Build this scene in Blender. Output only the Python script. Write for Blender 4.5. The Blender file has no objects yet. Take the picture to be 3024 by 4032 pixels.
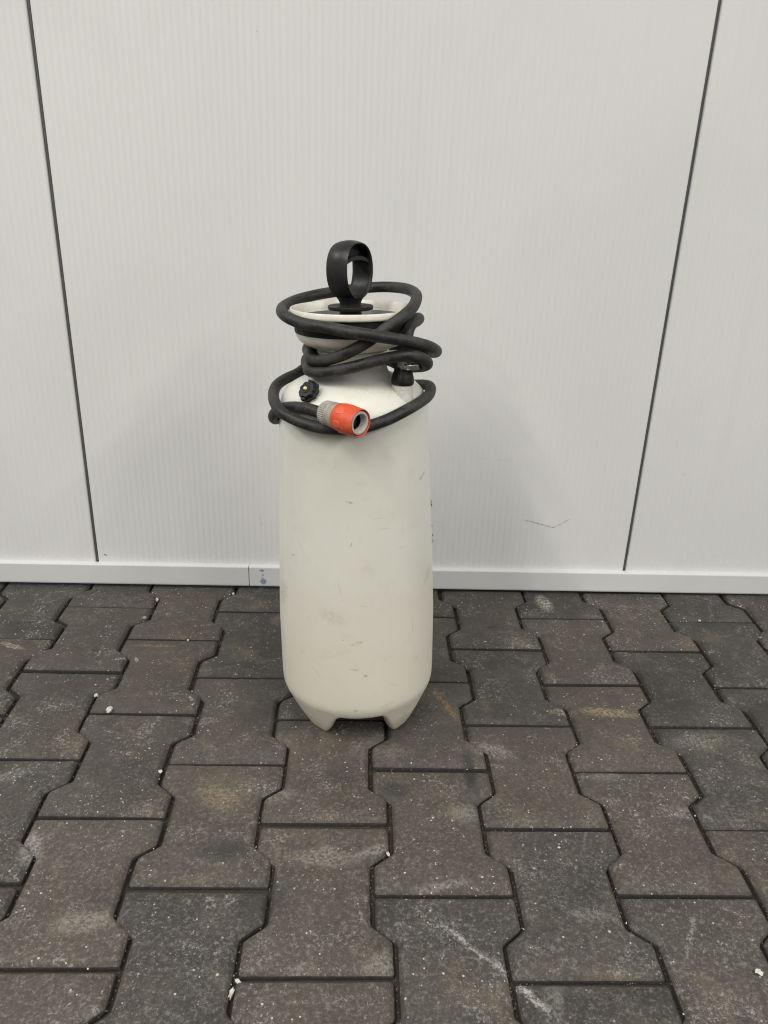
import bpy, bmesh, math, random
from mathutils import Vector, Matrix, noise as mnoise

# ------------------------------------------------------------------ scene, camera, light
S = bpy.context.scene
COL = S.collection
random.seed(7)
U = 0.001                                             # everything below is written in millimetres

cam_d = bpy.data.cameras.new('camera')
cam = bpy.data.objects.new('camera', cam_d); COL.objects.link(cam)
cam_d.sensor_fit = 'HORIZONTAL'; cam_d.sensor_width = 36.0
cam_d.lens = 36.0 * 3113.5416 / 3024.0
cam_d.clip_start = 0.02; cam_d.clip_end = 60.0
RT = Vector((0.99922018, -0.02399562, 0.03135677))
UP = Vector((-0.01940022, 0.39331993, 0.91919697))
FW = Vector((0.03438995, 0.91908848, -0.39254769))
cam.matrix_world = Matrix(((RT.x, UP.x, -FW.x, 32.5471*U), (RT.y, UP.y, -FW.y, -654.3226*U),
                           (RT.z, UP.z, -FW.z, 745.8144*U), (0, 0, 0, 1)))
S.camera = cam

world = bpy.data.worlds.new('World'); S.world = world; world.use_nodes = True
world.node_tree.nodes['Background'].inputs[0].default_value = (0.93, 0.97, 1.0, 1)
world.node_tree.nodes['Background'].inputs[1].default_value = 0.195

def tube(x, y, z, watts, length=1.3, width=0.14, col=(1.0, 0.972, 0.915)):
    """one ceiling tube, running away from the wall"""
    l = bpy.data.lights.new('ceiling_tube', 'AREA'); l.shape = 'RECTANGLE'
    l.size = width; l.size_y = length; l.energy = watts; l.color = col
    o = bpy.data.objects.new('ceiling_tube', l); COL.objects.link(o)
    o.location = (x, y, z)
for x, y in ((2.68, -2.35), (3.25, -3.9), (3.3, -5.9)): tube(x, y, 3.1, 62)
for x, y in ((-1.40, -1.5), (-1.95, -2.6), (-2.45, -4.5)): tube(x, y, 3.1, 50)
tube(0.2, -1.3, 2.9, 30, 1.8, 1.4)
tube(-3.4, -0.1, 3.0, 85); tube(4.6, -0.9, 3.1, 120)   # the neighbouring rows, out to either side

S.view_settings.view_transform = 'Standard'; S.view_settings.look = 'None'
S.view_settings.exposure = 0.08; S.view_settings.gamma = 1.0
S.cycles.filter_width = 1.15; S.cycles.max_bounces = 8; S.cycles.diffuse_bounces = 5

# ------------------------------------------------------------------ node helpers
class NT:
    def __init__(s, name):
        s.m = bpy.data.materials.new(name); s.m.use_nodes = True
        s.t = s.m.node_tree; s.b = s.t.nodes['Principled BSDF']
        s._geo = None; s._tc = None
    def n(s, kind, **kw):
        x = s.t.nodes.new(kind)
        for k, v in kw.items(): setattr(x, k, v)
        return x
    def put(s, sock, v):
        if v is None: return
        if hasattr(v, 'links'): s.t.links.new(v, sock)
        elif isinstance(v, (tuple, list)):
            sock.default_value = tuple(v) + ((1,) if len(v) == 3 and len(sock.default_value) == 4 else ())
        else: sock.default_value = v
    def pos(s):
        if not s._geo: s._geo = s.n('ShaderNodeNewGeometry')
        return s._geo.outputs['Position']
    def obj(s):
        if not s._tc: s._tc = s.n('ShaderNodeTexCoord')
        return s._tc.outputs['Object']
    def math(s, op, a, b=None, clamp=False):
        x = s.n('ShaderNodeMath', operation=op, use_clamp=clamp)
        s.put(x.inputs[0], a)
        if b is not None: s.put(x.inputs[1], b)
        return x.outputs[0]
    def vmath(s, op, a, b=None):
        x = s.n('ShaderNodeVectorMath', operation=op); s.put(x.inputs[0], a)
        if b is not None: s.put(x.inputs[1], b)
        return x.outputs['Value'] if op in ('LENGTH', 'DISTANCE', 'DOT_PRODUCT') else x.outputs[0]
    def noise(s, vec, scale, detail=4, rough=0.55, dist=0.0, col=False):
        x = s.n('ShaderNodeTexNoise'); s.put(x.inputs['Vector'], vec)
        x.inputs['Scale'].default_value = scale; x.inputs['Detail'].default_value = detail
        x.inputs['Roughness'].default_value = rough; x.inputs['Distortion'].default_value = dist
        return x.outputs['Color' if col else 'Fac']
    def voronoi(s, vec, scale, rand=1.0):
        x = s.n('ShaderNodeTexVoronoi'); s.put(x.inputs['Vector'], vec); x.inputs['Scale'].default_value = scale
        x.inputs['Randomness'].default_value = rand
        return x.outputs['Distance'], x.outputs['Color']
    def ramp(s, v, a, b, lo=0.0, hi=1.0):
        x = s.n('ShaderNodeMapRange', interpolation_type='SMOOTHSTEP'); s.put(x.inputs[0], v)
        x.inputs[1].default_value = a; x.inputs[2].default_value = b
        x.inputs[3].default_value = lo; x.inputs[4].default_value = hi
        return x.outputs[0]
    def mix(s, f, a, b, mode='MIX'):
        x = s.n('ShaderNodeMix', data_type='RGBA', blend_type=mode)
        s.put(x.inputs[0], f); s.put(x.inputs[6], a); s.put(x.inputs[7], b)
        return x.outputs[2]
    def bump(s, h, strength=0.3, dist=0.001, normal=None):
        x = s.n('ShaderNodeBump'); x.inputs['Strength'].default_value = strength
        x.inputs['Distance'].default_value = dist; s.put(x.inputs['Height'], h); s.put(x.inputs['Normal'], normal)
        return x.outputs[0]
    def warp(s, vec, scale, amt):
        c = s.vmath('SUBTRACT', s.noise(vec, scale, 3, col=True), (0.5, 0.5, 0.5))
        return s.vmath('ADD', vec, s.vmath('MULTIPLY', c, (amt, amt, amt)))
    def blob(s, vec, c, r, rot=0.0, soft=0.6):
        """soft-edged elliptical patch of dirt or wear round c (mm)"""
        x = s.n('ShaderNodeMapping', vector_type='TEXTURE'); s.put(x.inputs[0], vec)
        x.inputs['Location'].default_value = [v*U for v in c]
        x.inputs['Rotation'].default_value = rot if isinstance(rot, tuple) else (0, 0, rot)
        x.inputs['Scale'].default_value = [v*U for v in r]
        return s.ramp(s.vmath('LENGTH', x.outputs[0]), 1.0, 1.0 - soft)
    def out(s, col=None, rough=None, normal=None, **kw):
        s.put(s.b.inputs['Base Color'], col); s.put(s.b.inputs['Roughness'], rough); s.put(s.b.inputs['Normal'], normal)
        for k, v in kw.items(): s.put(s.b.inputs[k.replace('_', ' ')], v)
        return s.m

# ------------------------------------------------------------------ materials
def mat_paver():
    t = NT('concrete_paver'); p0 = t.pos(); p = t.vmath('ADD', p0, (13.37, 7.31, 3.93))
    oi = t.n('ShaderNodeObjectInfo').outputs['Random']
    off = t.n('ShaderNodeCombineXYZ'); t.put(off.inputs[2], t.math('MULTIPLY', oi, 7.0))
    q = t.vmath('ADD', p, off.outputs[0])
    big = t.noise(q, 9, 4, 0.6)
    mid = t.noise(q, 55, 5, 0.7)
    fine = t.noise(p, 330, 4, 0.78)
    c = t.mix(t.ramp(big, 0.3, 0.7), (0.034, 0.0322, 0.0300), (0.058, 0.0532, 0.0478))
    c = t.mix(t.math('MULTIPLY', t.ramp(oi, 0.2, 1), 0.75), c, (0.070, 0.060, 0.050))
    c = t.mix(t.math('MULTIPLY', t.ramp(mid, 0.46, 0.70), 0.35), c, (0.094, 0.083, 0.071))
    c = t.mix(t.math('MULTIPLY', t.ramp(mid, 0.46, 0.30), 0.28), c, (0.034, 0.032, 0.030))
    c = t.mix(t.math('MULTIPLY', t.ramp(t.noise(q, 16, 3, 0.5, 0.6), 0.58, 0.74), 0.55), c, (0.034, 0.034, 0.034))
    c = t.mix(t.math('MULTIPLY', t.ramp(t.noise(t.vmath('ADD', q, (3.1, 1.7, 0)), 14, 4, 0.6), 0.54, 0.72), 0.5), c, (0.125, 0.098, 0.066))
    # sandy grain
    c = t.mix(t.ramp(fine, 0.50, 0.68, 0.0, 0.42), c, t.mix(1.0, c, (2.0, 1.95, 1.88), 'MULTIPLY'))
    c = t.mix(t.ramp(fine, 0.50, 0.32, 0.0, 0.5), c, t.mix(1.0, c, (0.42, 0.41, 0.40), 'MULTIPLY'))
    # pale rubbed cement film in ragged clusters
    clus = t.ramp(t.noise(q, 17, 6, 0.76, 0.8), 0.48, 0.70)
    flecks = t.ramp(t.noise(p, 210, 6, 0.82), 0.50, 0.62)
    c = t.mix(t.math('MULTIPLY', t.math('MULTIPLY', clus, flecks), 0.85), c, (0.36, 0.34, 0.31))
    fl = t.ramp(t.noise(p, 280, 3, 0.62, 0.3), 0.615, 0.69)
    c = t.mix(t.math('MULTIPLY', fl, t.ramp(t.noise(q, 15, 5, 0.7), 0.42, 0.62, 0.05, 0.85)), c, (0.30, 0.28, 0.255))
    # tiny white grains
    for sc_, th, cut in ((150, 0.965, (0.26, 0.12)), (70, 0.955, (0.15, 0.07)), (260, 0.95, (0.34, 0.18))):
        d, vc = t.voronoi(p, sc_)
        sel = t.n('ShaderNodeSeparateColor'); t.put(sel.inputs[0], vc)
        g = t.math('MULTIPLY', t.ramp(d, *cut), t.math('GREATER_THAN', sel.outputs[0], th))
        g = t.math('MULTIPLY', g, t.ramp(t.noise(p, 13, 4, 0.65), 0.44, 0.58))
        c = t.mix(t.math('MULTIPLY', g, 0.85), c, (0.55, 0.53, 0.49))
    # cement dust, thicker on the near floor, also painting in its stronger light
    sy = t.n('ShaderNodeSeparateXYZ'); t.put(sy.inputs[0], t.warp(p0, 6, 0.25))
    c = t.mix(t.math('MULTIPLY', t.ramp(sy.outputs[1], 0.45, -0.05), t.ramp(t.noise(p, 170, 5, 0.82), 0.49, 0.67, 0.0, 0.5)), c, (0.235, 0.210, 0.178))
    # individual stains where the place has them
    w = t.warp(p0, 60, 0.02); w2 = t.warp(p0, 220, 0.012)
    rag = t.ramp(t.noise(p, 260, 5, 0.78), 0.40, 0.60)
    def stain(v, cc, r, rot, col, amt, ragged=True, soft=0.7):
        nonlocal c
        m = t.blob(v, (cc[0], cc[1], 0), (r[0], r[1], 60), rot, soft)
        if ragged: m = t.math('MULTIPLY', m, rag)
        c = t.mix(t.math('MULTIPLY', m, amt), c, col)
    stain(w2, (176, 342), (62, 7), -1.22, (0.25, 0.125, 0.045), 0.75)
    stain(w2, (395, 664), (20, 42), 0.1, (0.42, 0.40, 0.36), 0.85)
    stain(w2, (425, 330), (62, 16), -0.12, (0.33, 0.26, 0.15), 0.75)
    stain(w2, (352, 330), (26, 12), 0.0, (0.33, 0.30, 0.24), 0.7)
    stain(w2, (545, 268), (70, 26), 0.1, (0.22, 0.205, 0.18), 0.6)
    stain(w, (-140, 146), (52, 30), -0.5, (0.20, 0.155, 0.10), 0.8)
    stain(w, (-120, 60), (40, 22), 0.0, (0.026, 0.026, 0.027), 0.7, False)
    stain(w, (2, 49), (50, 20), 0.0, (0.27, 0.25, 0.21), 0.6)
    stain(w, (195, 196), (12, 50), 0.0, (0.022, 0.022, 0.022), 0.75, False)
    stain(w2, (158, -66), (52, 4), -0.80, (0.42, 0.40, 0.38), 0.7)
    stain(w2, (208, -116), (60, 6), -0.85, (0.46, 0.44, 0.42), 0.8)
    stain(w2, (236, -130), (14, 40), -0.4, (0.20, 0.195, 0.18), 0.6)
    stain(w2, (400, -60), (4, 46), -0.5, (0.36, 0.35, 0.33), 0.55)
    stain(w2, (-540, 490), (34, 8), -0.4, (0.40, 0.36, 0.29), 0.7)
    stain(w2, (-308, 497), (50, 6), 0.0, (0.24, 0.17, 0.085), 0.65)
    stain(w2, (-325, 455), (3, 10), 0.5, (0.5, 0.5, 0.48), 0.8)
    stain(w2, (-352, 456), (16, 2.4), 0.3, (0.5, 0.5, 0.48), 0.8)
    stain(w2, (-345, 60), (18, 40), 0.35, (0.32, 0.31, 0.31), 0.6)
    stain(w, (70, 235), (60, 26), 0.0, (0.20, 0.185, 0.16), 0.45)
    for cc, r, rot, a_ in (((-250, -40), (46, 20), 0.2, 0.6), ((-20, -100), (26, 14), 0.3, 0.5), ((70, -90), (34, 20), 0.5, 0.55), ((230, 240), (44, 22), -0.3, 0.55),
                           ((300, -30), (30, 12), -0.2, 0.5), ((-190, 300), (40, 14), 0.1, 0.4), ((60, 60), (34, 10), 0.4, 0.6), ((470, 120), (40, 14), -0.3, 0.55),
                           ((180, 120), (26, 20), 0.0, 0.45), ((-60, 150), (34, 16), 0.2, 0.45), ((-420, 180), (30, 16), 0.4, 0.5), ((380, 190), (36, 16), 0.3, 0.45), ((140, 10), (44, 8), 0.2, 0.5)):
        stain(w2, cc, r, rot, (0.27, 0.255, 0.23), a_)
    stain(w, (90, 160), (30, 22), 0.0, (0.024, 0.024, 0.026), 0.6, False)
    stain(w, (-60, -10), (50, 30), 0.4, (0.030, 0.030, 0.031), 0.5, False)
    stain(w2, (330, 100), (60, 3), 1.2, (0.30, 0.29, 0.27), 0.4)
    h = t.math('ADD', t.math('MULTIPLY', t.noise(p, 420, 5, 0.8), 1.0), t.math('MULTIPLY', mid, 0.6))
    rough = t.ramp(big, 0.3, 0.75, 0.62, 0.82)
    return t.out(c, rough, t.bump(h, 0.6, 0.0012), Specular_IOR_Level=0.35)

def mat_sand():
    t = NT('joint_sand'); p = t.pos()
    c = t.mix(t.ramp(t.noise(p, 700, 4, 0.7), 0.3, 0.7), (0.010, 0.009, 0.008), (0.075, 0.058, 0.038))
    return t.out(c, 0.95, t.bump(t.noise(p, 800, 4, 0.7), 0.9, 0.002))

def mat_plain(name, col, rough, var=0.25, scale=400, bump=0.15, metallic=0.0, spec=0.5):
    t = NT(name); p = t.obj()
    n = t.noise(p, scale, 4, 0.65)
    c = t.mix(t.ramp(n, 0.25, 0.75), tuple(v*(1-var) for v in col), tuple(min(1, v*(1+var)) for v in col))
    return t.out(c, t.ramp(n, 0.2, 0.8, max(0.05, rough-0.08), min(1, rough+0.08)), t.bump(n, bump, 0.0006), Metallic=metallic, Specular_IOR_Level=spec)

def mat_wall(name='coated_steel', base=(0.655, 0.658, 0.645)):
    t = NT(name); p = t.pos()
    a = t.noise(p, 3.0, 3, 0.5)
    c = t.mix(t.ramp(a, 0.3, 0.7), tuple(v*0.975 for v in base), tuple(v*1.02 for v in base))
    sp = t.noise(p, 1100, 2, 0.5)
    c = t.mix(t.ramp(sp, 0.3, 0.7, 0, 0.10), c, (0.50, 0.49, 0.47))
    # grime spots and hand marks
    w = t.warp(p, 90, 0.008)
    d, vc = t.voronoi(p, 9); sc = t.n('ShaderNodeSeparateColor'); t.put(sc.inputs[0], vc)
    c = t.mix(t.math('MULTIPLY', t.ramp(d, 0.022, 0.010), t.math('MULTIPLY', t.math('GREATER_THAN', sc.outputs[0], 0.55), 0.5)), c, (0.30, 0.28, 0.25))
    st = t.n('ShaderNodeMapping'); t.put(st.inputs[0], p); st.inputs['Scale'].default_value = (30, 1, 1.6)
    sz = t.n('ShaderNodeSeparateXYZ'); t.put(sz.inputs[0], p)
    c = t.mix(t.math('MULTIPLY', t.ramp(t.noise(st.outputs[0], 1.0, 4, 0.6), 0.56, 0.74), 0.07), c, (0.50, 0.48, 0.44))
    c = t.mix(t.math('MULTIPLY', t.ramp(sz.outputs[2], 0.16, 0.03), t.ramp(t.noise(p, 40, 5, 0.7), 0.48, 0.70, 0, 0.10)), c, (0.42, 0.39, 0.34))
    rag = t.ramp(t.noise(p, 500, 3, 0.6), 0.4, 0.6)
    for cc, r, rot, col, amt, rg in [((-147, 711, 137), (3, 20, 20), 0.0, (0.33, 0.36, 0.45), 0.35, 1), ((372, 711, 146), (34, 20, 2.2), 0.28, (0.42, 0.41, 0.39), 0.55, 0),
                             ((290, 711, 270), (60, 20, 2), 0.05, (0.55, 0.54, 0.52), 0.5, 1), ((640, 711, 250), (8, 20, 5), 0.0, (0.45, 0.44, 0.42), 0.4, 1)]:
        m = t.blob(w, cc, r, (0, rot, 0), 0.7)
        if rg: m = t.math('MULTIPLY', m, rag)
        c = t.mix(t.math('MULTIPLY', m, amt), c, col)
    return t.out(c, t.ramp(a, 0.3, 0.7, 0.40, 0.48), t.bump(sp, 0.05, 0.0004), Specular_IOR_Level=0.35)

def mat_trim():
    t = NT('trim_coating'); p = t.pos()
    a = t.noise(p, 6.0, 3)
    c = t.mix(t.ramp(a, 0.3, 0.7), (0.565, 0.57, 0.57), (0.60, 0.605, 0.60))
    w = t.warp(p, 160, 0.004)
    for cc, r, amt in [((-145, 700, 17), (7, 30, 7.5), 0.75), ((-147, 700, 40.5), (5, 30, 2.6), 0.85), ((-145.5, 700, 31), (2.2, 30, 2.2), 0.7), ((-146, 700, 25), (3, 30, 3), 0.35)]:
        c = t.mix(t.math('MULTIPLY', t.blob(w, cc, r, 0.0, 0.35), amt), c, (0.10, 0.16, 0.25))
    d, vc = t.voronoi(p, 30); sc = t.n('ShaderNodeSeparateColor'); t.put(sc.inputs[0], vc)
    c = t.mix(t.math('MULTIPLY', t.ramp(d, 0.06, 0.03), t.math('MULTIPLY', t.math('GREATER_THAN', sc.outputs[0], 0.8), 0.45)), c, (0.25, 0.24, 0.22))
    return t.out(c, 0.42, t.bump(t.noise(p, 1000, 2), 0.04, 0.0004), Specular_IOR_Level=0.35)

def mat_tank():
    t = NT('milky_polyethylene'); p = t.obj()
    sx = t.n('ShaderNodeSeparateXYZ'); t.put(sx.inputs[0], p)
    a = t.noise(p, 7, 4, 0.55)
    c = t.mix(t.ramp(a, 0.3, 0.7), (0.625, 0.618, 0.556), (0.655, 0.652, 0.600))
    # yellowed plastic, more so on the lower half
    low = t.ramp(sx.outputs[2], 0.34, 0.04, 0, 1)
    c = t.mix(t.math('MULTIPLY', low, 0.6), c, (0.675, 0.622, 0.505))
    c = t.mix(t.math('MULTIPLY', t.ramp(t.noise(p, 26, 5, 0.65), 0.52, 0.75), 0.30), c, (0.50, 0.45, 0.34))
    w = t.warp(p, 120, 0.010); w2 = t.warp(p, 300, 0.006)
    rag = t.ramp(t.noise(p, 420, 4, 0.7), 0.38, 0.62)
    def dirt(v, cc, r, rot, col, amt, ragged=False):
        nonlocal c
        m = t.blob(v, cc, r, rot, 0.7)
        if ragged: m = t.math('MULTIPLY', m, rag)
        c = t.mix(t.math('MULTIPLY', m, amt), c, col)
    R0 = lambda a_: (0, a_, 0)
    br = (0.32, 0.27, 0.19)
    dirt(w, (-100, -50, 215), (9, 60, 26), R0(0.2), (0.36, 0.33, 0.27), 0.55, True)
    dirt(w, (-30, -108, 208), (28, 60, 14), R0(0.3), br, 0.28, True)
    dirt(w2, (2, -108, 172), (13, 50, 4.5), R0(-0.4), br, 0.55, True)
    dirt(w2, (12, -108, 122), (4, 50, 2.5), R0(0), (0.2, 0.17, 0.12), 0.5)
    dirt(w2, (-3, -108, 132), (9, 50, 1.0), R0(0.05), (0.30, 0.25, 0.17), 0.6)
    dirt(w2, (88, -60, 385), (2, 60, 10), R0(0.9), (0.36, 0.33, 0.20), 0.7)
    dirt(w2, (-6, -100, 368), (7, 60, 1.6), R0(0.1), (0.36, 0.33, 0.22), 0.7)
    dirt(w2, (98, -40, 240), (7, 60, 16), R0(0.4), (0.38, 0.35, 0.28), 0.5, True)
    dirt(w2, (-2, -108, 66), (5, 50, 2.2), R0(0.2), (0.12, 0.1, 0.08), 0.55)
    dirt(w2, (42, -96, 70), (14, 50, 2.0), R0(-0.3), br, 0.5, True)
    dirt(w, (0, -104, 54), (95, 60, 6), R0(0), (0.50, 0.42, 0.27), 0.5, True)
    dirt(w, (-62, -62, 14), (34, 46, 22), R0(0), (0.40, 0.34, 0.22), 0.75, True)
    dirt(w, (62, -58, 14), (34, 46, 22), R0(0), (0.40, 0.34, 0.22), 0.75, True)
    dirt(w, (62, -50, 500), (40, 40, 12), R0(0), (0.42, 0.38, 0.30), 0.55, True)
    dirt(w, (10, -70, 500), (60, 30, 12), R0(0), (0.50, 0.47, 0.38), 0.45, True)
    # thin scratches
    for k, (x, z, L, a_) in enumerate([(-8, 334, 5, 1.45), (60, 300, 7, 0.2), (38, 330, 12, 0.05), (30, 345, 10, -0.15), (-55, 120, 16, 0.9), (50, 100, 10, 0.6), (-20, 250, 14, 1.3), (76, 180, 18, 1.5), (10, 226, 8, 0.3), (-70, 300, 14, 1.2), (25, 90, 6, 0.7)]):
        y = -math.sqrt(max(1, 108**2 - x*x))
        dirt(p, (x, y, z), (L, 30, 0.55), R0(a_), (0.40, 0.37, 0.29), 0.55)
    d, vc = t.voronoi(p, 60); sc = t.n('ShaderNodeSeparateColor'); t.put(sc.inputs[0], vc)
    c = t.mix(t.math('MULTIPLY', t.ramp(d, 0.06, 0.03), t.math('MULTIPLY', t.math('GREATER_THAN', sc.outputs[0], 0.88), 0.6)), c, (0.28, 0.24, 0.18))
    h = t.math('ADD', t.noise(p, 14, 2, 0.4), t.math('MULTIPLY', t.noise(p, 500, 3, 0.6), 0.006))
    return t.out(c, t.ramp(a, 0.3, 0.7, 0.33, 0.43), t.bump(h, 0.30, 0.004), Subsurface_Weight=0.55, Subsurface_Radius=(0.020, 0.017, 0.012), Subsurface_Scale=0.9, Specular_IOR_Level=0.5)

def mat_rubber(name, col=(0.014, 0.014, 0.0145), dust=(0.062, 0.056, 0.048), amt=0.55, rough=0.55):
    t = NT(name); p = t.obj()
    n1 = t.noise(p, 38, 5, 0.65); n2 = t.noise(p, 260, 5, 0.7)
    c = t.mix(t.math('MULTIPLY', t.ramp(n1, 0.38, 0.72), amt), col, dust)
    c = t.mix(t.math('MULTIPLY', t.ramp(n2, 0.52, 0.75), amt*0.8), c, tuple(v*1.6 for v in dust))
    return t.out(c, t.ramp(n1, 0.35, 0.7, rough-0.08, rough+0.2), t.bump(n2, 0.18, 0.0006), Specular_IOR_Level=0.4)

def mat_red():
    t = NT('red_plastic'); p = t.obj()
    n1 = t.noise(p, 70, 5, 0.65); n2 = t.noise(p, 420, 4, 0.7)
    c = t.mix(t.ramp(n1, 0.35, 0.7), (0.56, 0.070, 0.026), (0.62, 0.100, 0.042))
    c = t.mix(t.math('MULTIPLY', t.ramp(n1, 0.54, 0.72), t.ramp(n2, 0.4, 0.62, 0, 0.6)), c, (0.50, 0.22, 0.15))
    c = t.mix(t.ramp(n2, 0.62, 0.8, 0, 0.35), c, (0.28, 0.06, 0.035))
    return t.out(c, 0.5, t.bump(n2, 0.12, 0.0005), Specular_IOR_Level=0.4)

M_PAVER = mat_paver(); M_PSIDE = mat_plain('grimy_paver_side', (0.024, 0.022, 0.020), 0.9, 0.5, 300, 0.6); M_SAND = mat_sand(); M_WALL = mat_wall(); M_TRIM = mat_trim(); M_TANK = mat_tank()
M_HOSE = mat_rubber('hose_rubber', (0.011, 0.011, 0.0115), (0.060, 0.055, 0.048), 0.75)
M_BLACK = mat_rubber('black_plastic', (0.007, 0.007, 0.0075), (0.026, 0.025, 0.024), 0.4, 0.46)
M_BAND = mat_rubber('black_cap_plastic', (0.004, 0.004, 0.0045), (0.011, 0.011, 0.011), 0.3, 0.5)
M_FUNNEL = mat_plain('dark_grey_funnel', (0.11, 0.113, 0.12), 0.5, 0.2, 60, 0.05)
M_RIM = mat_plain('white_rim_plastic', (0.66, 0.63, 0.55), 0.45, 0.10, 60, 0.1)
M_RED = mat_red()
M_RED2 = mat_plain('bright_red_plastic', (0.64, 0.10, 0.046), 0.45, 0.06, 300, 0.05)
M_GREY = mat_plain('grey_plastic', (0.30, 0.285, 0.25), 0.55, 0.22, 260, 0.2)
M_LGREY = mat_plain('pale_grey_plastic', (0.44, 0.425, 0.385), 0.5, 0.16, 300, 0.15)
M_STEEL = mat_plain('zinc_steel', (0.55, 0.54, 0.52), 0.30, 0.3, 500, 0.2, 1.0)
M_SEAL = mat_plain('joint_seal', (0.085, 0.085, 0.082), 0.6, 0.2, 300, 0.1)
M_YEL = mat_plain('yellow_pin', (0.72, 0.62, 0.20), 0.5, 0.1, 400, 0.05)
M_CRUMB = mat_plain('mortar', (0.52, 0.49, 0.43), 0.85, 0.2, 900, 0.6)
M_PEB = mat_plain('grey_stone', (0.26, 0.25, 0.24), 0.8, 0.25, 700, 0.4)
M_SANDG = mat_plain('sand_grain', (0.14, 0.11, 0.075), 0.9, 0.5, 900, 0.4)
M_DARK = mat_plain('dark_mark', (0.03, 0.028, 0.026), 0.7, 0.2, 500, 0.1)
M_MARK = mat_plain('grey_scratch', (0.19, 0.185, 0.18), 0.6, 0.2, 500, 0.1)

# ------------------------------------------------------------------ mesh helpers
def mesh_obj(name, verts, faces, mat, parent=None, smooth=True, world_space=False):
    me = bpy.data.meshes.new(name)
    me.from_pydata([Vector(v)*U for v in verts], [], faces); me.update()
    bm = bmesh.new(); bm.from_mesh(me); bmesh.ops.recalc_face_normals(bm, faces=bm.faces); bm.to_mesh(me); bm.free()
    if smooth:
        me.polygons.foreach_set('use_smooth', [True]*len(me.polygons))
        if smooth is not True: me.set_sharp_from_angle(angle=math.radians(smooth))
    me.materials.append(mat)
    o = bpy.data.objects.new(name, me); COL.objects.link(o)
    if parent: o.parent = parent
    return o

def merge(parts):
    V, F = [], []
    for v, f in parts:
        b = len(V); V += list(v); F += [tuple(i+b for i in q) for q in f]
    return V, F

def lathe(prof, n=64, M=None, rad=None, close=False):
    """prof: (r, z) pairs; rad(theta, r, z) may change the radius; M places it"""
    V, F = [], []
    for r, z in prof:
        for k in range(n):
            a = 2*math.pi*k/n; rr = rad(a, r, z) if rad else r
            V.append(Vector((rr*math.cos(a), rr*math.sin(a), z)))
    m = len(prof)
    for i in range(m-1 if not close else m):
        j = (i+1) % m
        for k in range(n):
            k2 = (k+1) % n
            F.append((i*n+k, i*n+k2, j*n+k2, j*n+k))
    if M is not None: V = [M @ v for v in V]
    return V, F

def frame(o, z, x=None):
    z = Vector(z).normalized(); x = Vector(x) if x else (Vector((0, 0, 1)).cross(z) if abs(z.z) < 0.9 else Vector((1, 0, 0)))
    x = (x - z*x.dot(z)).normalized(); y = z.cross(x)
    return Matrix(((x.x, y.x, z.x, o[0]), (x.y, y.y, z.y, o[1]), (x.z, y.z, z.z, o[2]), (0, 0, 0, 1)))

def catmull(P, n):
    P = [Vector(p) for p in P]; P = [2*P[0]-P[1]] + P + [2*P[-1]-P[-2]]; out = []
    for i in range(1, len(P)-2):
        a, b, c, d = P[i-1:i+3]
        for k in range(n):
            t = k/n; out.append(0.5*((2*b)+(c-a)*t+(2*a-5*b+4*c-d)*t*t+(3*b-a-3*c+d)*t**3))
    out.append(P[-2]); return out

def sweep(P, radius, n=14, squash=None):
    """tube along P with a twist-free frame"""
    V, F = [], []; T = [(P[min(i+1, len(P)-1)]-P[max(i-1, 0)]).normalized() for i in range(len(P))]
    x = T[0].orthogonal().normalized()
    for i, p in enumerate(P):
        x = (x - T[i]*x.dot(T[i])).normalized(); y = T[i].cross(x)
        r = radius(i) if callable(radius) else radius
        for k in range(n):
            a = 2*math.pi*k/n; V.append(p + x*(r*math.cos(a)) + y*(r*math.sin(a)))
    for i in range(len(P)-1):
        for k in range(n):
            k2 = (k+1) % n; F.append((i*n+k, i*n+k2, (i+1)*n+k2, (i+1)*n+k))
    F.append(tuple(range(n))[::-1]); b = (len(P)-1)*n; F.append(tuple(range(b, b+n)))
    return V, F

def box(x0, x1, y0, y1, z0, z1, M=None):
    V = [Vector((x, y, z)) for z in (z0, z1) for y in (y0, y1) for x in (x0, x1)]
    if M is not None: V = [M @ v for v in V]
    return V, [(0, 2, 3, 1), (4, 5, 7, 6), (0, 1, 5, 4), (2, 6, 7, 3), (0, 4, 6, 2), (1, 3, 7, 5)]

def bevel(o, w, seg=2, ang=30):
    m = o.modifiers.new('bevel', 'BEVEL'); m.width = w*U; m.segments = seg; m.limit_method = 'ANGLE'; m.angle_limit = math.radians(ang)

def empty(name, loc, label, cat, group=None):
    o = bpy.data.objects.new(name, None); COL.objects.link(o); o.location = Vector(loc)*U
    o.empty_display_size = 0.05
    o['label'] = label; o['category'] = cat
    if group: o['group'] = group
    return o

def tag(o, label, cat, group=None):
    o['label'] = label; o['category'] = cat
    if group: o['group'] = group

# ------------------------------------------------------------------ floor: sand bed and double-T pavers
fv, ff = [], []
NX, NY = 40, 30
for j in range(NY+1):
    for i in range(NX+1):
        x = -4000 + 8000*i/NX; y = -7000 + 8400*j/NY
        fv.append((x, y, -12.5))
for j in range(NY):
    for i in range(NX): fv_ = j*(NX+1)+i; ff.append((fv_, fv_+1, fv_+NX+2, fv_+NX+1))
floor = mesh_obj('floor', fv, ff, M_SAND); floor['kind'] = 'structure'

PITCH, HALF = 140.0, 102.6
W_END, W_NECK = 79.8, 56.1
DY = {-4: 5.3, -3: 13.4, -2: 9.9, -1: 6.0, 0: 0.0, 1: -2.5, 2: -4.5, 3: -2.5, 4: -4.1, 5: -6.8}

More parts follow.
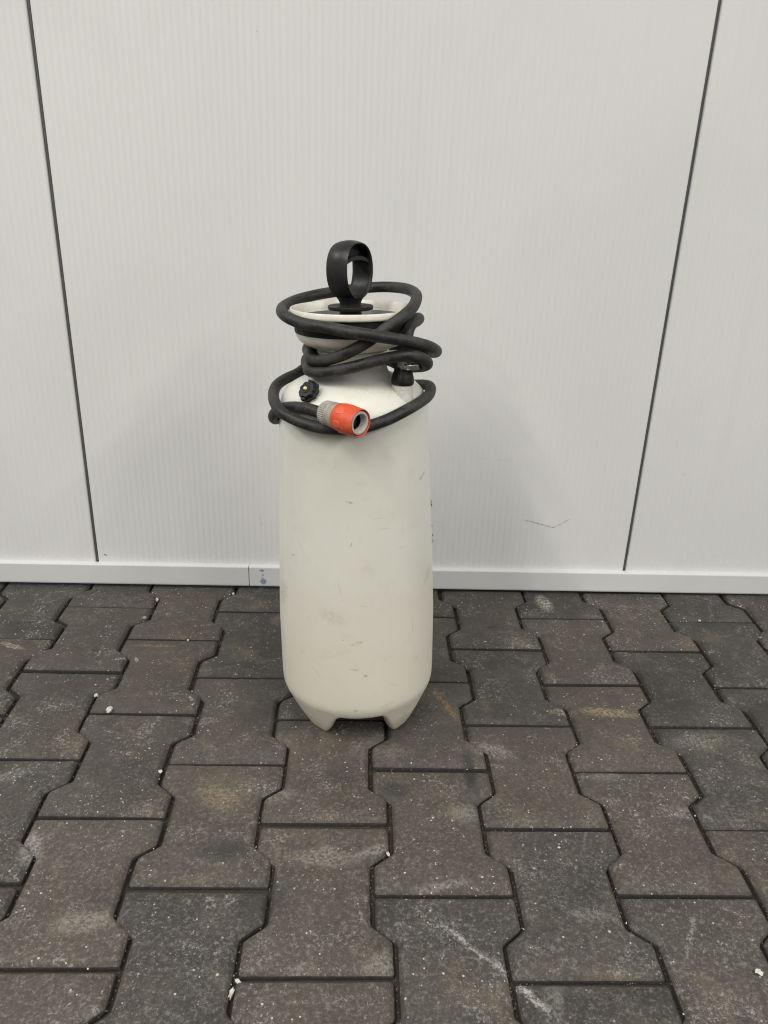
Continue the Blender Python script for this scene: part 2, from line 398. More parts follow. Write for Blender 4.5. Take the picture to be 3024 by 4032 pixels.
def paver_ring(seed, w):
    """outline of one double-T stone set in by w, chipped a little, about its centre"""
    hl = HALF - 3.0 - w; a, d = 40.5, 19.5; we, wn = W_END - w, W_NECK - w
    e = w*0.45; h0 = HALF - 3.0
    right = [(we, -hl), (we, -h0+a-e), (wn, -h0+a+d-e), (wn, h0-a-d+e), (we, h0-a+e), (we, hl)]
    key = right + [(-x, y) for x, y in reversed(right)]
    rnd = random.Random(seed); pts = []; N = len(key); c = max(1.3, 3.4 - 0.3*w)
    for i in range(N):
        p, q, r = Vector(key[i-1]), Vector(key[i]), Vector(key[(i+1) % N]); b0, b1 = Vector(BASE[i]), Vector(BASE[(i+1) % N])
        s = q + (p-q).normalized()*c; e = q + (r-q).normalized()*c; n0 = r + (q-r).normalized()*c
        pts += [s, (s+e)*0.25 + q*0.5, e]
        k = max(1, int((b1-b0).length/12))
        for m in range(1, k): pts.append(e + (n0-e)*(m/k))
    out = []
    for i, p in enumerate(pts):
        n = mnoise.noise(Vector((p.x*0.07, p.y*0.07, seed*7.7)))*0.8 + rnd.uniform(-0.25, 0.25)
        t = (pts[(i+1) % len(pts)]-pts[i-1]).normalized(); nn = Vector((t.y, -t.x))
        out.append(p - nn*abs(n)*0.8)
    return out
_r = [(W_END, -100), (W_END, -59.5), (W_NECK, -40), (W_NECK, 40), (W_END, 59.5), (W_END, 100)]
BASE = _r + [(-x, y) for x, y in reversed(_r)]

def paver_mesh(seed):
    rnd = random.Random(seed+90)
    rings = [(paver_ring(seed, w), z) for w, z in ((0.3, -14.0), (0.0, -7.2), (0.7, -5.4), (4.3, -1.1), (6.4, 0.0))]
    n = len(rings[0][0])
    V, F = [], []
    for pts, z in rings:
        for p in pts: V.append((p.x, p.y, z + (rnd.uniform(-0.22, 0.22) if -4 < z < -0.1 else 0)))
    for i in range(len(rings)-1):
        for k in range(n):
            k2 = (k+1) % n; F.append((i*n+k, i*n+k2, (i+1)*n+k2, (i+1)*n+k))
    F.append(tuple(range((len(rings)-1)*n, len(rings)*n)))
    me = bpy.data.meshes.new('paving_stone'); me.from_pydata([Vector(v)*U for v in V], [], F); me.update()
    me.polygons.foreach_set('use_smooth', [True]*(len(F)-1) + [False]); me.set_sharp_from_angle(angle=math.radians(35))
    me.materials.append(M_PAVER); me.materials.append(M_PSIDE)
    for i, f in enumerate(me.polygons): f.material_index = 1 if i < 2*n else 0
    return me

PAVERS = [paver_mesh(k) for k in range(8)]
rp = random.Random(3)
for c in range(-8, 10):
    for r in range(-4, 8):
        k = 2*r if c % 2 == 0 else 2*r+1
        y = k*HALF + DY.get(c, rp.uniform(-5, 5)); x = c*PITCH
        if y < -430 or y > 800 or abs(x-60) > 1150: continue
        o = bpy.data.objects.new('paving_stone', PAVERS[rp.randrange(8)]); COL.objects.link(o); o.parent = floor
        o.location = Vector((x + rp.uniform(-0.9, 0.9), y + rp.uniform(-1.9, 1.9), rp.uniform(-2.0, 0.0)))*U
        o.rotation_euler = (rp.uniform(-0.009, 0.009), rp.uniform(-0.009, 0.009), rp.uniform(-0.007, 0.007) + (math.pi if rp.random() < 0.5 else 0))

def joint_points():
    """random points along the joints between stones"""
    hl = HALF
    while True:
        c = random.randint(-5, 6); r = random.randint(-2, 6)
        k = 2*r if c % 2 == 0 else 2*r+1
        y0 = k*HALF + DY.get(c, 0); x0 = c*PITCH
        if random.random() < 0.32:
            yield x0 + random.uniform(-78, 78), y0 + hl + random.uniform(-1.6, 1.6), 0
        else:
            key = [(82, -hl), (82, -hl+40), (57.5, -hl+60), (57.5, hl-60), (82, hl-40), (82, hl)]
            i = random.randrange(5); t = random.random(); a, b = key[i], key[i+1]
            s = random.choice((-1, 1))
            yield x0 + s*(a[0]+(b[0]-a[0])*t) + random.uniform(-1.3, 1.3)*1.0, y0 + a[1]+(b[1]-a[1])*t, 1

OCT = [(1, 0, 0), (-1, 0, 0), (0, 1, 0), (0, -1, 0), (0, 0, 1), (0, 0, -1)]
OF = [(0, 2, 4), (2, 1, 4), (1, 3, 4), (3, 0, 4), (2, 0, 5), (1, 2, 5), (3, 1, 5), (0, 3, 5)]
def grain(V, F, x, y, z, s, rnd=random):
    R = Matrix.Rotation(rnd.uniform(0, 6.28), 3, Vector((rnd.uniform(-1, 1), rnd.uniform(-1, 1), 1)).normalized())
    b = len(V); sx, sy, sz = s*rnd.uniform(0.7, 1.3), s*rnd.uniform(0.6, 1.1), s*rnd.uniform(0.5, 0.9)
    for v in OCT: V.append(Vector((x, y, z)) + R @ Vector((v[0]*sx, v[1]*sy, v[2]*sz))*rnd.uniform(0.8, 1.15))
    for f in OF: F.append(tuple(i+b for i in f))
V, F = [], []; gen = joint_points()
for i in range(5200):
    x, y, lengthwise = next(gen)
    if y > 705: continue
    thick = mnoise.noise(Vector((x*0.012, y*0.012, 4))) + (0.25 if x > 60 else -0.05)
    if lengthwise == 0 and thick < 0.25: continue
    grain(V, F, x, y, random.uniform(-9, -3.2 if thick > 0.1 else -6), random.uniform(0.5, 1.25))
g = mesh_obj('joint_grit', V, F, M_SANDG, smooth=False); g['kind'] = 'stuff'; g['label'] = 'brown sand and grit lying in the joints between the paving stones'
V, F = [], []
for i in range(520):
    if random.random() < 0.45:
        x, y, _ = next(gen); z = random.uniform(-4, -1.5); s = random.uniform(0.6, 1.5)
        if x < 100 and random.random() < 0.5: continue
    else:
        x, y, z, s = random.uniform(-700, 850), random.uniform(-250, 690), -0.3, random.choice((0.45, 0.6, 0.7, 0.9))
        if mnoise.noise(Vector((x*0.006, y*0.006, 9))) < -0.12: continue
    if y > 700: continue
    grain(V, F, x, y, z, s)
g = mesh_obj('white_grit', V, F, M_CRUMB, smooth=False); g['kind'] = 'stuff'; g['label'] = 'specks of white mortar scattered over the paving'

def crumb(name, x, y, z, size, mat, label, cat, group, seed, stretch=(1, 1, 1)):
    bm = bmesh.new(); bmesh.ops.create_icosphere(bm, subdivisions=2, radius=1)
    for v in bm.verts:
        n = v.co.normalized(); k = 0.85 + 0.55*mnoise.noise(n*1.7 + Vector((seed*3.1, 0.3, 0))) + 0.45*mnoise.noise(n*4.2 + Vector((0, seed*2.3, 0)))
        v.co = Vector((n.x*stretch[0], n.y*stretch[1], n.z*stretch[2]*0.75))*k*size
    VV = [v.co.copy() for v in bm.verts]; FF = [tuple(v.index for v in f.verts) for f in bm.faces]; bm.free()
    o = mesh_obj(name, VV, FF, mat, smooth=22); o.location = Vector((x, y, z + size*0.4))*U
    o.rotation_euler = (0, 0, seed*1.3); tag(o, label, cat, group)
    return o
G = 'loose crumbs and pebbles on the paving'
crumb('mortar_crumb', -330, 322, -2, 5.6, M_CRUMB, 'largest white mortar crumb, lying on a straight joint left of the sprayer', 'crumb', G, 1, (1.3, 0.9, 0.9))
crumb('mortar_crumb', -361, 359, -3, 3.6, M_CRUMB, 'white mortar crumb in a notch just behind the largest crumb', 'crumb', G, 2)
crumb('mortar_crumb', -339, 656, -4, 4.4, M_CRUMB, 'upright white mortar crumb in the joint near the wall trim left of the sprayer', 'crumb', G, 3, (0.8, 0.9, 1.5))
crumb('pebble', -345, 588, -2, 4.2, M_PEB, 'rounded grey pebble resting over a joint left of the sprayer', 'pebble', G, 4)
crumb('mortar_crumb', -254, 520, -4, 2.2, M_CRUMB, 'tiny white crumb in a straight joint between pebble and sprayer', 'crumb', G, 5)
crumb('mortar_crumb', -201, 686, -4, 3.0, M_CRUMB, 'white crumb right against the wall trim beside the sprayer', 'crumb', G, 6)
crumb('mortar_crumb', -82, -118, -6, 4.0, M_CRUMB, 'long white mortar sliver upright in the joint at the bottom edge', 'crumb', G, 7, (0.6, 1.5, 1.4))
crumb('mortar_crumb', -78, -106, -5, 3.0, M_CRUMB, 'smaller white crumb just behind the long sliver in the same joint', 'crumb', G, 8, (0.7, 1.4, 1))
crumb('mortar_crumb', -225, 194, -4, 3.2, M_CRUMB, 'white crumb wedged in the joint beside the tan stained stone', 'crumb', G, 9)
crumb('mortar_crumb', 78, 55, -4, 3.0, M_CRUMB, 'cream crumb in the zigzag joint in front of the right foot of the sprayer', 'crumb', G, 11, (1.3, 0.7, 0.8))
crumb('mortar_crumb', 286, 64, -1, 2.2, M_CRUMB, 'nearer of two white specks on the stone right of centre', 'crumb', G, 12)
crumb('mortar_crumb', 286, 84, -1, 1.6, M_CRUMB, 'farther of two white specks on the stone right of centre', 'crumb', G, 13)
crumb('mortar_crumb', 457, -100, -1, 3.4, M_CRUMB, 'flat cream crumb on the stone at the bottom right', 'crumb', G, 14, (1.3, 1, 0.5))
crumb('mortar_crumb', 768, 554, -3, 3.2, M_CRUMB, 'white crumb in the joint at the far right', 'crumb', G, 15, (1.5, 0.8, 0.8))
crumb('mortar_crumb', 677, 611, -4, 2.8, M_CRUMB, 'white crumb in the straight joint near the right wall panel', 'crumb', G, 16)

# ------------------------------------------------------------------ wall of steel panels with base trim
wall = empty('panel_wall', (0, 711, 0), 'pale grey wall of finely ribbed steel panels with base trim behind the sprayer', 'wall')
def wp(name, V, F, mat, smooth=False):
    return mesh_obj(name, [Vector(v) - Vector((0, 711, 0)) for v in V], F, mat, wall, smooth)
def panel(x0, x1, z0=22, z1=2500, pitch=10.6, amp=0.23):
    n = int((x1-x0-8)/(pitch/2)); xs = [x0, x0+0.6, x0+2.0] + [x0+4+(x1-x0-8)*i/n for i in range(n+1)] + [x1-2.0, x1-0.6, x1]
    ys = [714, 712.2, 711.0] + [711 - (amp if i % 2 else -amp) for i in range(n+1)] + [711.0, 712.2, 714]
    xs = [x0] + xs + [x1]; ys = [750] + ys + [750]
    V, F = [], []
    for z in (z0, z1):
        for x, y in zip(xs, ys): V.append((x, y, z))
    m = len(xs)
    for i in range(m-1): F.append((i, i+1, m+i+1, m+i))
    F.append(tuple(range(m, 2*m)))
    return V, F
JL, JR, GAP = -461.9, 558.1, 2.9
for x0, x1 in ((JL-1020+GAP, JL-GAP), (JL+GAP, JR-GAP), (JR+GAP, JR+1020-GAP)):
    V, F = panel(x0, x1); wp('wall_panel', V, F, M_WALL)
for x in (JL, JR):
    V, F = lathe([(3.6, 15), (3.6, 2495)], 12); V = [v + Vector((x-0.6, 719, 0)) for v in V]
    wp('panel_seal', V, F, M_SEAL, True)
def trim(x0, x1):
    prof = [(712, 47.4), (701.2, 47.4), (700.2, 46.9), (699.7, 45.6), (699.7, 9.0), (700.4, 6.6), (703, 6.4), (703, 8), (712, 8)]
    V, F = [], []
    for x in (x0, x1):
        for y, z in prof: V.append((x, y, z))
    m = len(prof)
    for i in range(m): F.append((i, (i+1) % m, m+(i+1) % m, m+i))
    F += [tuple(range(m)), tuple(range(m, 2*m))]
    return V, F
for x0, x1 in ((-1482, -172.8), (-171.4, 1578)):
    V, F = trim(x0, x1); wp('base_trim', V, F, M_TRIM, False)
def sliver(pts, w, y=710.7):
    """thin raised mark following pts (x, z) with widths w"""
    V, F = [], []
    for i, (x, z) in enumerate(pts):
        a = Vector(pts[max(i-1, 0)]); b = Vector(pts[min(i+1, len(pts)-1)]); t = (b-a).normalized(); n = Vector((-t.y, t.x))*w[i]/2
        V += [(x+n.x, y+0.6, z+n.y), (x, y-0.15, z), (x-n.x, y+0.6, z-n.y)]
    for i in range(len(pts)-1):
        for k in range(2): F.append((3*i+k, 3*i+k+1, 3*i+k+4, 3*i+k+3))
    return V, F
V, F = merge([sliver([(352, 151.5), (372, 147), (392, 141.5), (407.1, 136.9)], [0.2, 0.7, 0.9, 2.0]), sliver([(406.5, 136.8), (420, 145), (430, 151.5), (438, 155.8)], [1.8, 0.7, 1.1, 0.3])])
wp('scratch', V, F, M_MARK)
V, F = sliver([(-447, 64.3), (-444, 62.4), (-441, 61.6)], [0.5, 1.7, 0.5], 710.5); wp('dark_mark', V, F, M_DARK)

# ------------------------------------------------------------------ the pressure sprayer
spr = empty('pressure_sprayer', (40.5, 343, 0), 'milky white pressure sprayer with black pump handle and black hose coiled around its neck', 'sprayer')
ZL = Vector((-0.031, 0.030, 1)).normalized(); YL = (Vector((0, 1, 0)) - ZL*ZL.y).normalized(); XL = YL.cross(ZL)
spr.matrix_world = Matrix(((XL.x, YL.x, ZL.x, 40.5*U), (XL.y, YL.y, ZL.y, 343*U), (XL.z, YL.z, ZL.z, 0), (0, 0, 0, 1)))
SI = Matrix(((XL.x, XL.y, XL.z, 0), (YL.x, YL.y, YL.z, 0), (ZL.x, ZL.y, ZL.z, 0), (0, 0, 0, 1))) @ Matrix.Translation((-40.5, -343, 0))
def loc(p): return SI @ Vector(p)                     # world millimetres to the sprayer's own frame
def part(name, VF, mat, smooth=35, parent=None, world_space=False):
    V, F = VF
    if world_space: V = [loc(v) for v in V]
    o = mesh_obj(name, V, F, mat, spr, smooth)
    if parent: o.parent = parent
    return o

def tank():
    N = 320; V, F = [], []
    upper = [(110.7, 73), (110.9, 90), (110.7, 170), (106, 290), (102.2, 360), (99.6, 415), (98.4, 446), (97.5, 460), (96.0, 472), (93.2, 481), (88.8, 488.5), (82, 495), (74, 499.5), (64, 502.8), (54, 505.5), (48, 508.5), (44.5, 513), (43, 520), (43, 534), (46, 535.5), (46, 540), (40, 541)]
    foot_az = [math.radians(a) for a in (-132.5, -42, 47.5, 137.5)]
    rows = []
    def zbot(a):
        d = min(abs((a-f+math.pi) % (2*math.pi)-math.pi) for f in foot_az); d = math.degrees(d)
        t = min(1, max(0, (d-8.5)/20.0)); s = t - 0.05*math.sin(2*math.pi*t)
        return 1.0 + 45.0*s
    def cone(z): return 110.6 - 27.5*((62-z)/62)**1.0 if z < 62 else 110.6
    K = 9
    def pt(a, r, z):
        seam = 0.55*math.exp(-((((a-math.radians(-154)+math.pi) % math.pi+math.pi/2) % math.pi-math.pi/2)/0.016)**2) if 40 < z < 500 else 0
        r2 = r + seam
        x, y = r2*math.cos(a), r2*math.sin(a)
        return (x, y, z)
    # inner rows (underside), bottom up
    rows.append([pt(a, 20, 44) for a in [2*math.pi*k/N for k in range(N)]])
    rows.append([pt(a, 52, 43) for a in [2*math.pi*k/N for k in range(N)]])
    def row(fun): rows.append([fun(2*math.pi*k/N) for k in range(N)])
    def low(a, r, z):                                  # trimmed so that all four feet stand on the ground
        x, y = r*math.cos(a), r*math.sin(a); w = max(0, 1-z/46)
        return (x, y, z - w*(0.031*x - 0.030*y))
    row(lambda a: low(a, 62, 42 - 0.45*(46-zbot(a))))
    row(lambda a: low(a, max(66, cone(zbot(a))-19), zbot(a)+2.5))
    row(lambda a: low(a, cone(zbot(a))-13, zbot(a)))
    row(lambda a: low(a, cone(zbot(a))-4.5, zbot(a)+0.2))
    row(lambda a: low(a, cone(zbot(a)+2)-0.9, zbot(a)+2.2))
    for i in range(K):
        f = (i+1)/(K+1)
        row(lambda a: low(a, cone(zbot(a)+3+(53-zbot(a))*f)+0.3*math.sin(math.pi*f), zbot(a)+3+(53-zbot(a))*f))
    row(lambda a: pt(a, 107.9, 56.0)); row(lambda a: pt(a, 109.5, 60.5)); row(lambda a: pt(a, 110.3, 65.5))
    for i, (r, z) in enumerate(upper):
        row(lambda a: pt(a, r, z))
    for rw in rows: V += rw
    for i in range(len(rows)-1):
        for k in range(N):
            k2 = (k+1) % N; F.append((i*N+k, i*N+k2, (i+1)*N+k2, (i+1)*N+k))
    F.append(tuple(range(N))[::-1])
    return V, F
tk = part('tank', tank(), M_TANK, 60)

# pump cap: white bowl, black band, white funnel rim
part('cap_bowl', lathe([(41, 536), (44, 541), (52, 544), (61, 547.5), (67.5, 552), (71, 557), (72.6, 562), (72.9, 564), (68, 564)], 96), M_RIM, 50)
part('cap_band', lathe([(70, 562.8), (73.2, 563), (73.8, 566), (74.2, 582), (74.1, 583), (73.9, 582.8), (73.4, 578), (66, 566), (60, 563), (40, 560), (15, 559)], 96), M_BAND, 40)
part('funnel_rim', lathe([(73.6, 583.2), (77.4, 583.5), (78.8, 584.6), (79.1, 586.5), (78.7, 591.2), (78.0, 592.2), (76.8, 592.3), (75.9, 591.4), (74.6, 585.5), (73.0, 580.0), (72.2, 577.5)], 120), M_RIM, 50)
part('funnel_floor', lathe([(73.3, 580.6), (71.6, 577), (66, 571), (54, 567.5), (30, 566), (14, 565.8)], 96), M_FUNNEL, 60)
part('carry_lug', merge([box(20, 66, -26, 6, 531, 536.5)]), M_RIM, 30)
bevel(spr.children[-1], 2.0)

# outlet boss and rubber elbow at the right, relief valve at the left
def at_axis(p0, p1): return frame(p0, Vector(p1)-Vector(p0))
B0 = loc((85.7, 308, 494)); 
part('outlet_boss', lathe([(14.4, -8), (13.6, 3), (13.2, 7), (13.0, 12.5), (11.4, 13.2), (11.2, 24), (0.1, 24)], 40, frame(B0, (0, 0, 1))), M_TANK, 50)
elb = part('rubber_elbow', lathe([(11.6, 13.5), (13.4, 13.8), (14.2, 15.8), (14.3, 19), (13.2, 24), (11.2, 31), (10.0, 36), (9.4, 44), (9.0, 52), (0.1, 52)], 40, frame(B0, (0.05, 0, 1))), M_BAND, 50)
vn = Vector((-0.50, -0.62, 0.62)).normalized()
vc = loc((-28, 292.5, 499)); VM = frame(vc, vn, (0, 0, 1))
valve = part('relief_valve', lathe([(9, -9), (9, -1.5), (13.4, -1.2), (14.0, 0.4), (13.4, 2.0), (11.6, 2.4), (11.2, 6.2), (10.0, 7.4), (5.6, 7.6), (5.2, 8.4), (0.1, 8.6)], 72, VM,
             rad=lambda a, r, z: r*(1+0.055*math.cos(9*a)) if r > 9.5 else r), M_BAND, 40)
part('valve_tab', box(-13, 13, -3.4, 3.4, 2.0, 6.2, VM), M_BAND, 30, valve)
bevel(spr.children[-1] if spr.children else valve, 1.0)
part('valve_pin', lathe([(2.2, 7.0), (2.2, 10.0), (1.7, 10.8), (0.1, 11.0)], 20, VM), M_YEL, 40, valve)

# pump handle: barrel-shaped ring grip on a shaft through the funnel
hd = empty  # keep the builder's name short below
def handle():
    c = loc((19.4, 361, 600)); c.z = 0
    phi = math.radians(56); n = Vector((math.sin(phi), -math.cos(phi), 0)); u = Vector((math.cos(phi), math.sin(phi), 0)); z = Vector((0, 0, 1))
    z0, z1 = 599.5, 671.5; hw = 31.0; zc = (z0+z1)/2; hh = (z1-z0)/2
    T = 72; parts = []
    def path(t):
        ct, st = math.cos(t), math.sin(t)
        e = 2.35 if st > 0 else 2.05
        x = hw*math.copysign(abs(ct)**(2/e), ct); y = hh*math.copysign(abs(st)**(2/e), st)
        return x, y
    V, F = [], []
    nc = 7
    for i in range(T):
        t = 2*math.pi*i/T; x, y = path(t); x2, y2 = path(t+0.01); x1, y1 = path(t-0.01)
        tx, ty = x2-x1, y2-y1; L = math.hypot(tx, ty); nx, ny = ty/L, -tx/L
        w = 15.4 - 1.5*max(0, math.sin(t))**2 - 1.0*max(0, -math.sin(t))**3
        ring = []
        for k in range(nc):
            s = -1 + 2*k/(nc-1); ring.append((s*w, -2.6*s*s))
        ring += [(w*0.985, -3.6)]
        for k in range(nc):
            s = 1 - 2*k/(nc-1); ring.append((s*w*0.96, -4.7 + 0.6*s*s))
        ring += [(-w*0.985, -3.6)]
        for s, off in ring:
            V.append(c + u*(x+nx*off) + z*(zc+y+ny*off) + n*s)
    m = 2*nc+2
    for i in range(T):
        i2 = (i+1) % T
        for k in range(m):
            k2 = (k+1) % m; F.append((i*m+k, i*m+k2, i2*m+k2, i2*m+k))
    parts.append((V, F))
    # inner arch of the hollow grip
    V, F = [], []
    A = 20
    for i in range(A+1):
        s = -1 + 2*i/A; x = s*(hw-3.2); y = zc + hh - 24.5 + 6.5*(1-s*s)
        for sw, dz in ((-11.6, 0), (-11.6, -4.5), (11.6, -4.5), (11.6, 0)):
            V.append(c + u*x + z*(y+dz) + n*sw)
    for i in range(A):
        for k in range(4): k2 = (k+1) % 4; F.append((4*i+k, 4*i+k2, 4*i+4+k2, 4*i+4+k))
    F += [(0, 1, 2, 3), (4*A, 4*A+1, 4*A+2, 4*A+3)]
    parts.append((V, F))
    # web that closes the hollow of the grip
    V, F = [], []
    for i in range(A+1):
        s = -1 + 2*i/A; x = s*(hw-3.0); lo = zc + hh - 25 + 6.5*(1-s*s); t = math.acos(max(-1, min(1, s*0.9))); hi = zc + path(t)[1] - 5.5
        hi = max(hi, lo+1)
        for sw, y in ((-2, lo), (-2, hi), (2, hi), (2, lo)): V.append(c + u*x + z*y + n*sw)
    for i in range(A):
        for k in range(4): k2 = (k+1) % 4; F.append((4*i+k, 4*i+k2, 4*i+4+k2, 4*i+4+k))
    F += [(0, 1, 2, 3), (4*A, 4*A+1, 4*A+2, 4*A+3)]
    parts.append((V, F))
    return merge(parts), c, n, u
hVF, hc, hn, hu = handle()
grip = part('pump_handle', hVF, M_BLACK, 50)
def ell(a, r, z): return r
SM = frame((hc.x, hc.y, 0), (0, 0, 1), hu)
def flat(V): return [SM @ Vector((v.x*1.0, v.y*(0.84 if v.z > 590 else 1.0), v.z)) for v in V]
sv, sf = lathe([(0.1, 559), (14.0, 559.5), (14.0, 588), (14.2, 594), (15.0, 597.5), (17.0, 601.5), (19.5, 604.5), (12, 605.8), (0.1, 606)], 48)
part('pump_shaft', (flat(sv), sf), M_BLACK, 40)
part('handle_disc', lathe([(12, 589.3), (27.6, 589.3), (28.4, 589.9), (28.6, 590.7), (28.6, 593.3), (28.0, 593.9), (26.5, 594), (12, 594.3)], 72, frame((hc.x, hc.y, 0), (0, 0, 1))), M_BLACK, 30)

# hose: one continuous length from the outlet, three turns round the neck, one round the shoulder
HOSE=[(87.8,307.0,530),(88.6,307.0,542),(89.4,308.0,556.3),(90.1,311.0,569.0),(94.2,322.0,577.4),(103.0,350.0,581.0),(107.9,385.0,573.8),(88.0,425.0,556.0),(35.0,446.0,548.0),(-14.0,422.0,542.0),(-36.0,388.0,535.0),(-31.7,352.0,533.0),(-29.5,323.9,532.8),(-15.7,306.4,533.5),(8.5,288.9,543.9),(30.3,280.1,557.2),(48.8,281.3,569.0),(65.8,286.2,581.4),(80.0,289.2,591.2),(94.0,314.0,599.1),(102.3,354.0,606.6),(97.4,398.0,608.8),(77.5,434.0,607.5),(48.2,444.0,605.7),(16.9,445.0,601.2),(-12.5,438.0,597.3),(-40.7,418.0,593.7),(-60.6,388.0,589.6),(-66.3,350.0,586.9),(-56.7,312.0,584.9),(-35.7,300.0,579.8),(-5.8,279.3,579.3),(22.9,268.4,576.6),(51.3,265.4,573.5),(80.3,275.9,568.3),(103.3,292.0,561.1),(120.0,312.0,552.9),(130.1,345.0,541.7),(125.3,385.0,532.1),(85.0,425.0,532.0),(35.0,442.0,526.0),(-16.0,420.0,527.0),(-38.0,388.0,519.0),(-33.7,352.0,516.3),(-29.6,317.3,518.5),(-12.5,301.6,520.7),(16.0,288.5,529.4),(42.3,283.5,538.2),(64.0,283.5,544.6),(84.3,282.6,548.5),(100.3,282.0,547.8),(112.9,298.0,539.5),(115.9,318.0,530.3),(106.3,334.0,524.0),(85.6,352.0,519.8),(70.0,402.0,517.0),(30.0,428.0,514.0),(-25.0,424.0,509.0),(-49.0,408.0,495.4),(-62.2,388.0,493.1),(-74.6,365.0,488.6),(-77.2,335.0,482.5),(-68.5,294.0,478.8),(-53.9,271.6,474.0),(-31.1,261.9,467.5),(-4.4,255.4,464.4),(22.0,250.1,465.9),(46.6,252.2,470.1),(71.5,260.7,477.5),(95.6,278.1,485.8),(116.7,322.0,486.3),(126.0,352.0,489.6),(124.0,380.0,489.4),(106.0,425.0,478.0),(70.0,460.0,470.0),(20.0,470.0,462.0),(-35.0,452.0,456.0),(-74.1,390.0,436.5),(-79.3,352.0,448.0),(-73.3,327.0,462.6),(-57.4,303.0,475.5),(-38.1,279.0,482.7),(-19.2,260.0,484.6),(-7.2,250.0,483.3)]
path = catmull(HOSE, 10)
for it in range(14):                                   # relax the hand-set bends
    path = [path[0]] + [path[i]*0.5 + (path[i-1]+path[i+1])*0.25 for i in range(1, len(path)-1)] + [path[-1]]
path = [p + Vector((mnoise.noise(p*0.03), mnoise.noise(p*0.03 + Vector((9, 0, 0))), mnoise.noise(p*0.03 + Vector((0, 9, 0)))))*0.5 for p in path]
hose = part('hose', sweep(path, lambda i: 7.1 + 0.16*mnoise.noise(Vector((i*0.09, 2, 5))), 20), M_HOSE, 60, None, True)

# worm-drive clamp on the elbow
cl0 = loc((89.0, 307, 534)); CM = frame(cl0, (0.06, 0.02, 1), (0.97, -0.2, 0))
clamp = part('hose_clamp', lathe([(10.6, -4.6), (10.9, -4.6), (10.9, 4.6), (10.6, 4.6)], 48, CM, close=True), M_STEEL, 30)
HM = frame(loc((96.5, 295.0, 533.5)), (0.97, -0.12, 0.12), (0, 0, 1))
part('clamp_housing', lathe([(0.1, -7), (4.9, -7), (5.3, -6.2), (5.5, 0), (5.3, 7.4), (4.6, 8.0), (0.1, 8.0)], 24, HM), M_STEEL, 40, clamp)
part('clamp_screw', merge([lathe([(0.1, -14.5), (2.2, -14.5), (3.9, -14.3), (4.1, -10.2), (3.2, -9.8), (2.6, -9.4), (2.6, -6.5)], 6, HM), lathe([(4.7, -9.6), (4.9, -9.4), (4.9, -7.9), (4.7, -7.7)], 24, HM, close=True)]), M_STEEL, 30, clamp)

# quick coupling at the free end of the hose
C0, C1 = Vector((-4.2, 249, 485.6)), Vector((34.8, 211, 485.0))
ax = (C1-C0).normalized(); LC = (C1-C0).length
KM = frame(loc(C0), (SI.to_3x3() @ ax))
coup = part('hose_coupling', lathe([(12.4, 19.4), (15.4, 19.7), (16.1, 20.6), (16.4, 23), (16.9, 26), (17.3, 30), (17.2, 40), (16.6, LC-1.2), (16.2, LC), (15.8, LC+0.3), (15.2, LC-0.4), (14.9, LC-3), (14.7, LC-10), (12, LC-10)], 72, KM), M_RED, 40)
coup['label'] = 'faded red plug-in coupling body'
for k in range(6):                                     # raised oval thumb pads round the body
    a = math.radians(12 + 60*k); d = Vector((math.cos(a), math.sin(a), 0)); PMx = KM @ frame(d*16.6 + Vector((0, 0, 32)), d, (0, 0, 1))
    v, f = lathe([(0.1, 0.85), (3.6, 0.83), (4.7, 0.65), (5.1, 0.2), (5.3, -1.0)], 24)
    v = [PMx @ Vector((q.x*1.25, q.y, q.z)) for q in v]
    part('grip_pad', (v, f), M_RED2, 60, coup)
part('coupling_nut', lathe([(7.3, -5.5), (10.5, -5.5), (12.6, -5.0), (13.8, -3.0), (14.2, 4.5), (13.4, 5.6), (8, 5.6)], 144, KM, rad=lambda a, r, z: r + (0.45*math.cos(36*a) if r > 13 else 0)), M_GREY, 40, coup)
part('coupling_collar', lathe([(8, 6.6), (14.2, 6.6), (15.0, 7.3), (15.1, 9.5), (14.4, 10.2), (14.4, 11.2), (15.1, 12), (15.3, 20.2), (8, 20.4)], 72, KM), M_GREY, 40, coup)
part('coupling_sleeve', lathe([(13.8, LC-12), (13.8, LC-1.2), (13.3, LC-0.4), (11.2, LC-0.4), (10.7, LC-1.2), (10.4, LC-5), (9.4, LC-7), (9.2, LC-17), (0.1, LC-17)], 72, KM), M_LGREY, 40, coup)
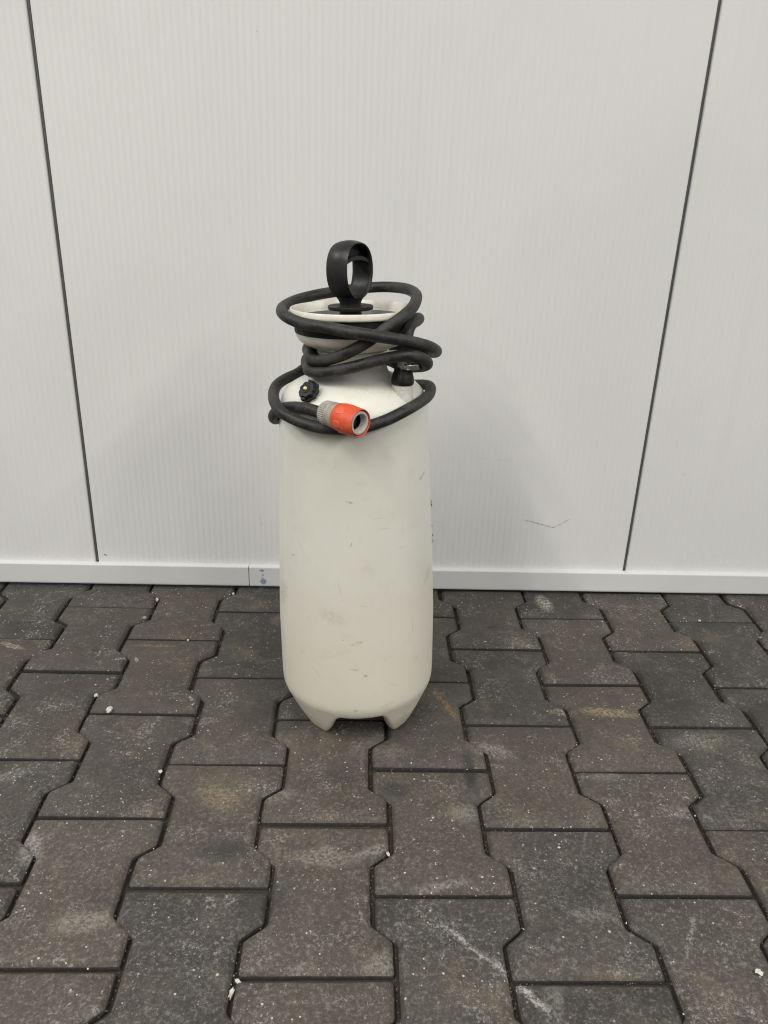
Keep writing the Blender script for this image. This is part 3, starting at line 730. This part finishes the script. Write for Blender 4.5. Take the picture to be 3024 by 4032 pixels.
part('coupling_valve', merge([lathe([(0.1, LC-10.2), (3.4, LC-10.4), (4.0, LC-11.4), (4.0, LC-15.5), (9.25, LC-15.5), (9.3, LC-9)], 24, KM)]), M_BLACK, 40, coup)

# scars on the tank skin
def scar(x, z, dx, dz, w, mat, name, n=4):
    """a short nick following the tank's surface, in the tank's own frame"""
    V, F = [], []
    for i in range(n+1):
        t = i/n - 0.5; X, Z = x+dx*t, z+dz*t; L = math.hypot(dx, dz); px, pz = -dz/L, dx/L; ww = w*(1-abs(2*t)**2*0.8)/2
        for s, lift in ((-1, 0.03), (0, 0.3), (1, 0.03)):
            xx, zz = X+px*ww*s, Z+pz*ww*s; R = (106+ (170-zz)*0.0) if zz > 1e9 else None
            prof = [(62, 110.6), (90, 110.9), (170, 110.7), (290, 106), (360, 101.5), (415, 98.6), (446, 97.4)]
            for (a, ra), (b, rb) in zip(prof[:-1], prof[1:]):
                if a <= zz <= b: R = ra + (rb-ra)*(zz-a)/(b-a)
            th = math.asin(max(-1, min(1, xx/R))); V.append((R*math.sin(th)*(1+lift/R), -R*math.cos(th)*(1+lift/R), zz))
    for i in range(n):
        for k in range(2): F.append((3*i+k, 3*i+k+1, 3*i+k+4, 3*i+k+3))
    o = mesh_obj(name, V, F, mat, tk, 60); return o
scar(-4.5, 312, 1.6, 6.5, 2.0, M_DARK, 'dark_nick')
scar(-82, 282, 1.2, 1.8, 1.6, M_DARK, 'dark_nick')

# bits of lint and cobweb caught on the right flank
for th, z, L, w in ((-7, 334, 5.5, 1.6), (-5, 328, 3.0, 2.6), (-9, 300, 3.0, 0.9), (-6, 284, 2.4, 1.8), (-8, 277, 4.0, 1.2)):
    a = math.radians(th); R = 103.6 + (334-z)*0.07
    P = [Vector((R*math.cos(a+k*0.006), R*math.sin(a+k*0.006), z + L*(k-1)*0.5)) + Vector((math.cos(a), math.sin(a), 0))*(0.9 if k == 1 else -0.2) for k in range(3)]
    part('lint', sweep(P, w*0.3, 6), M_DARK, 60, tk)
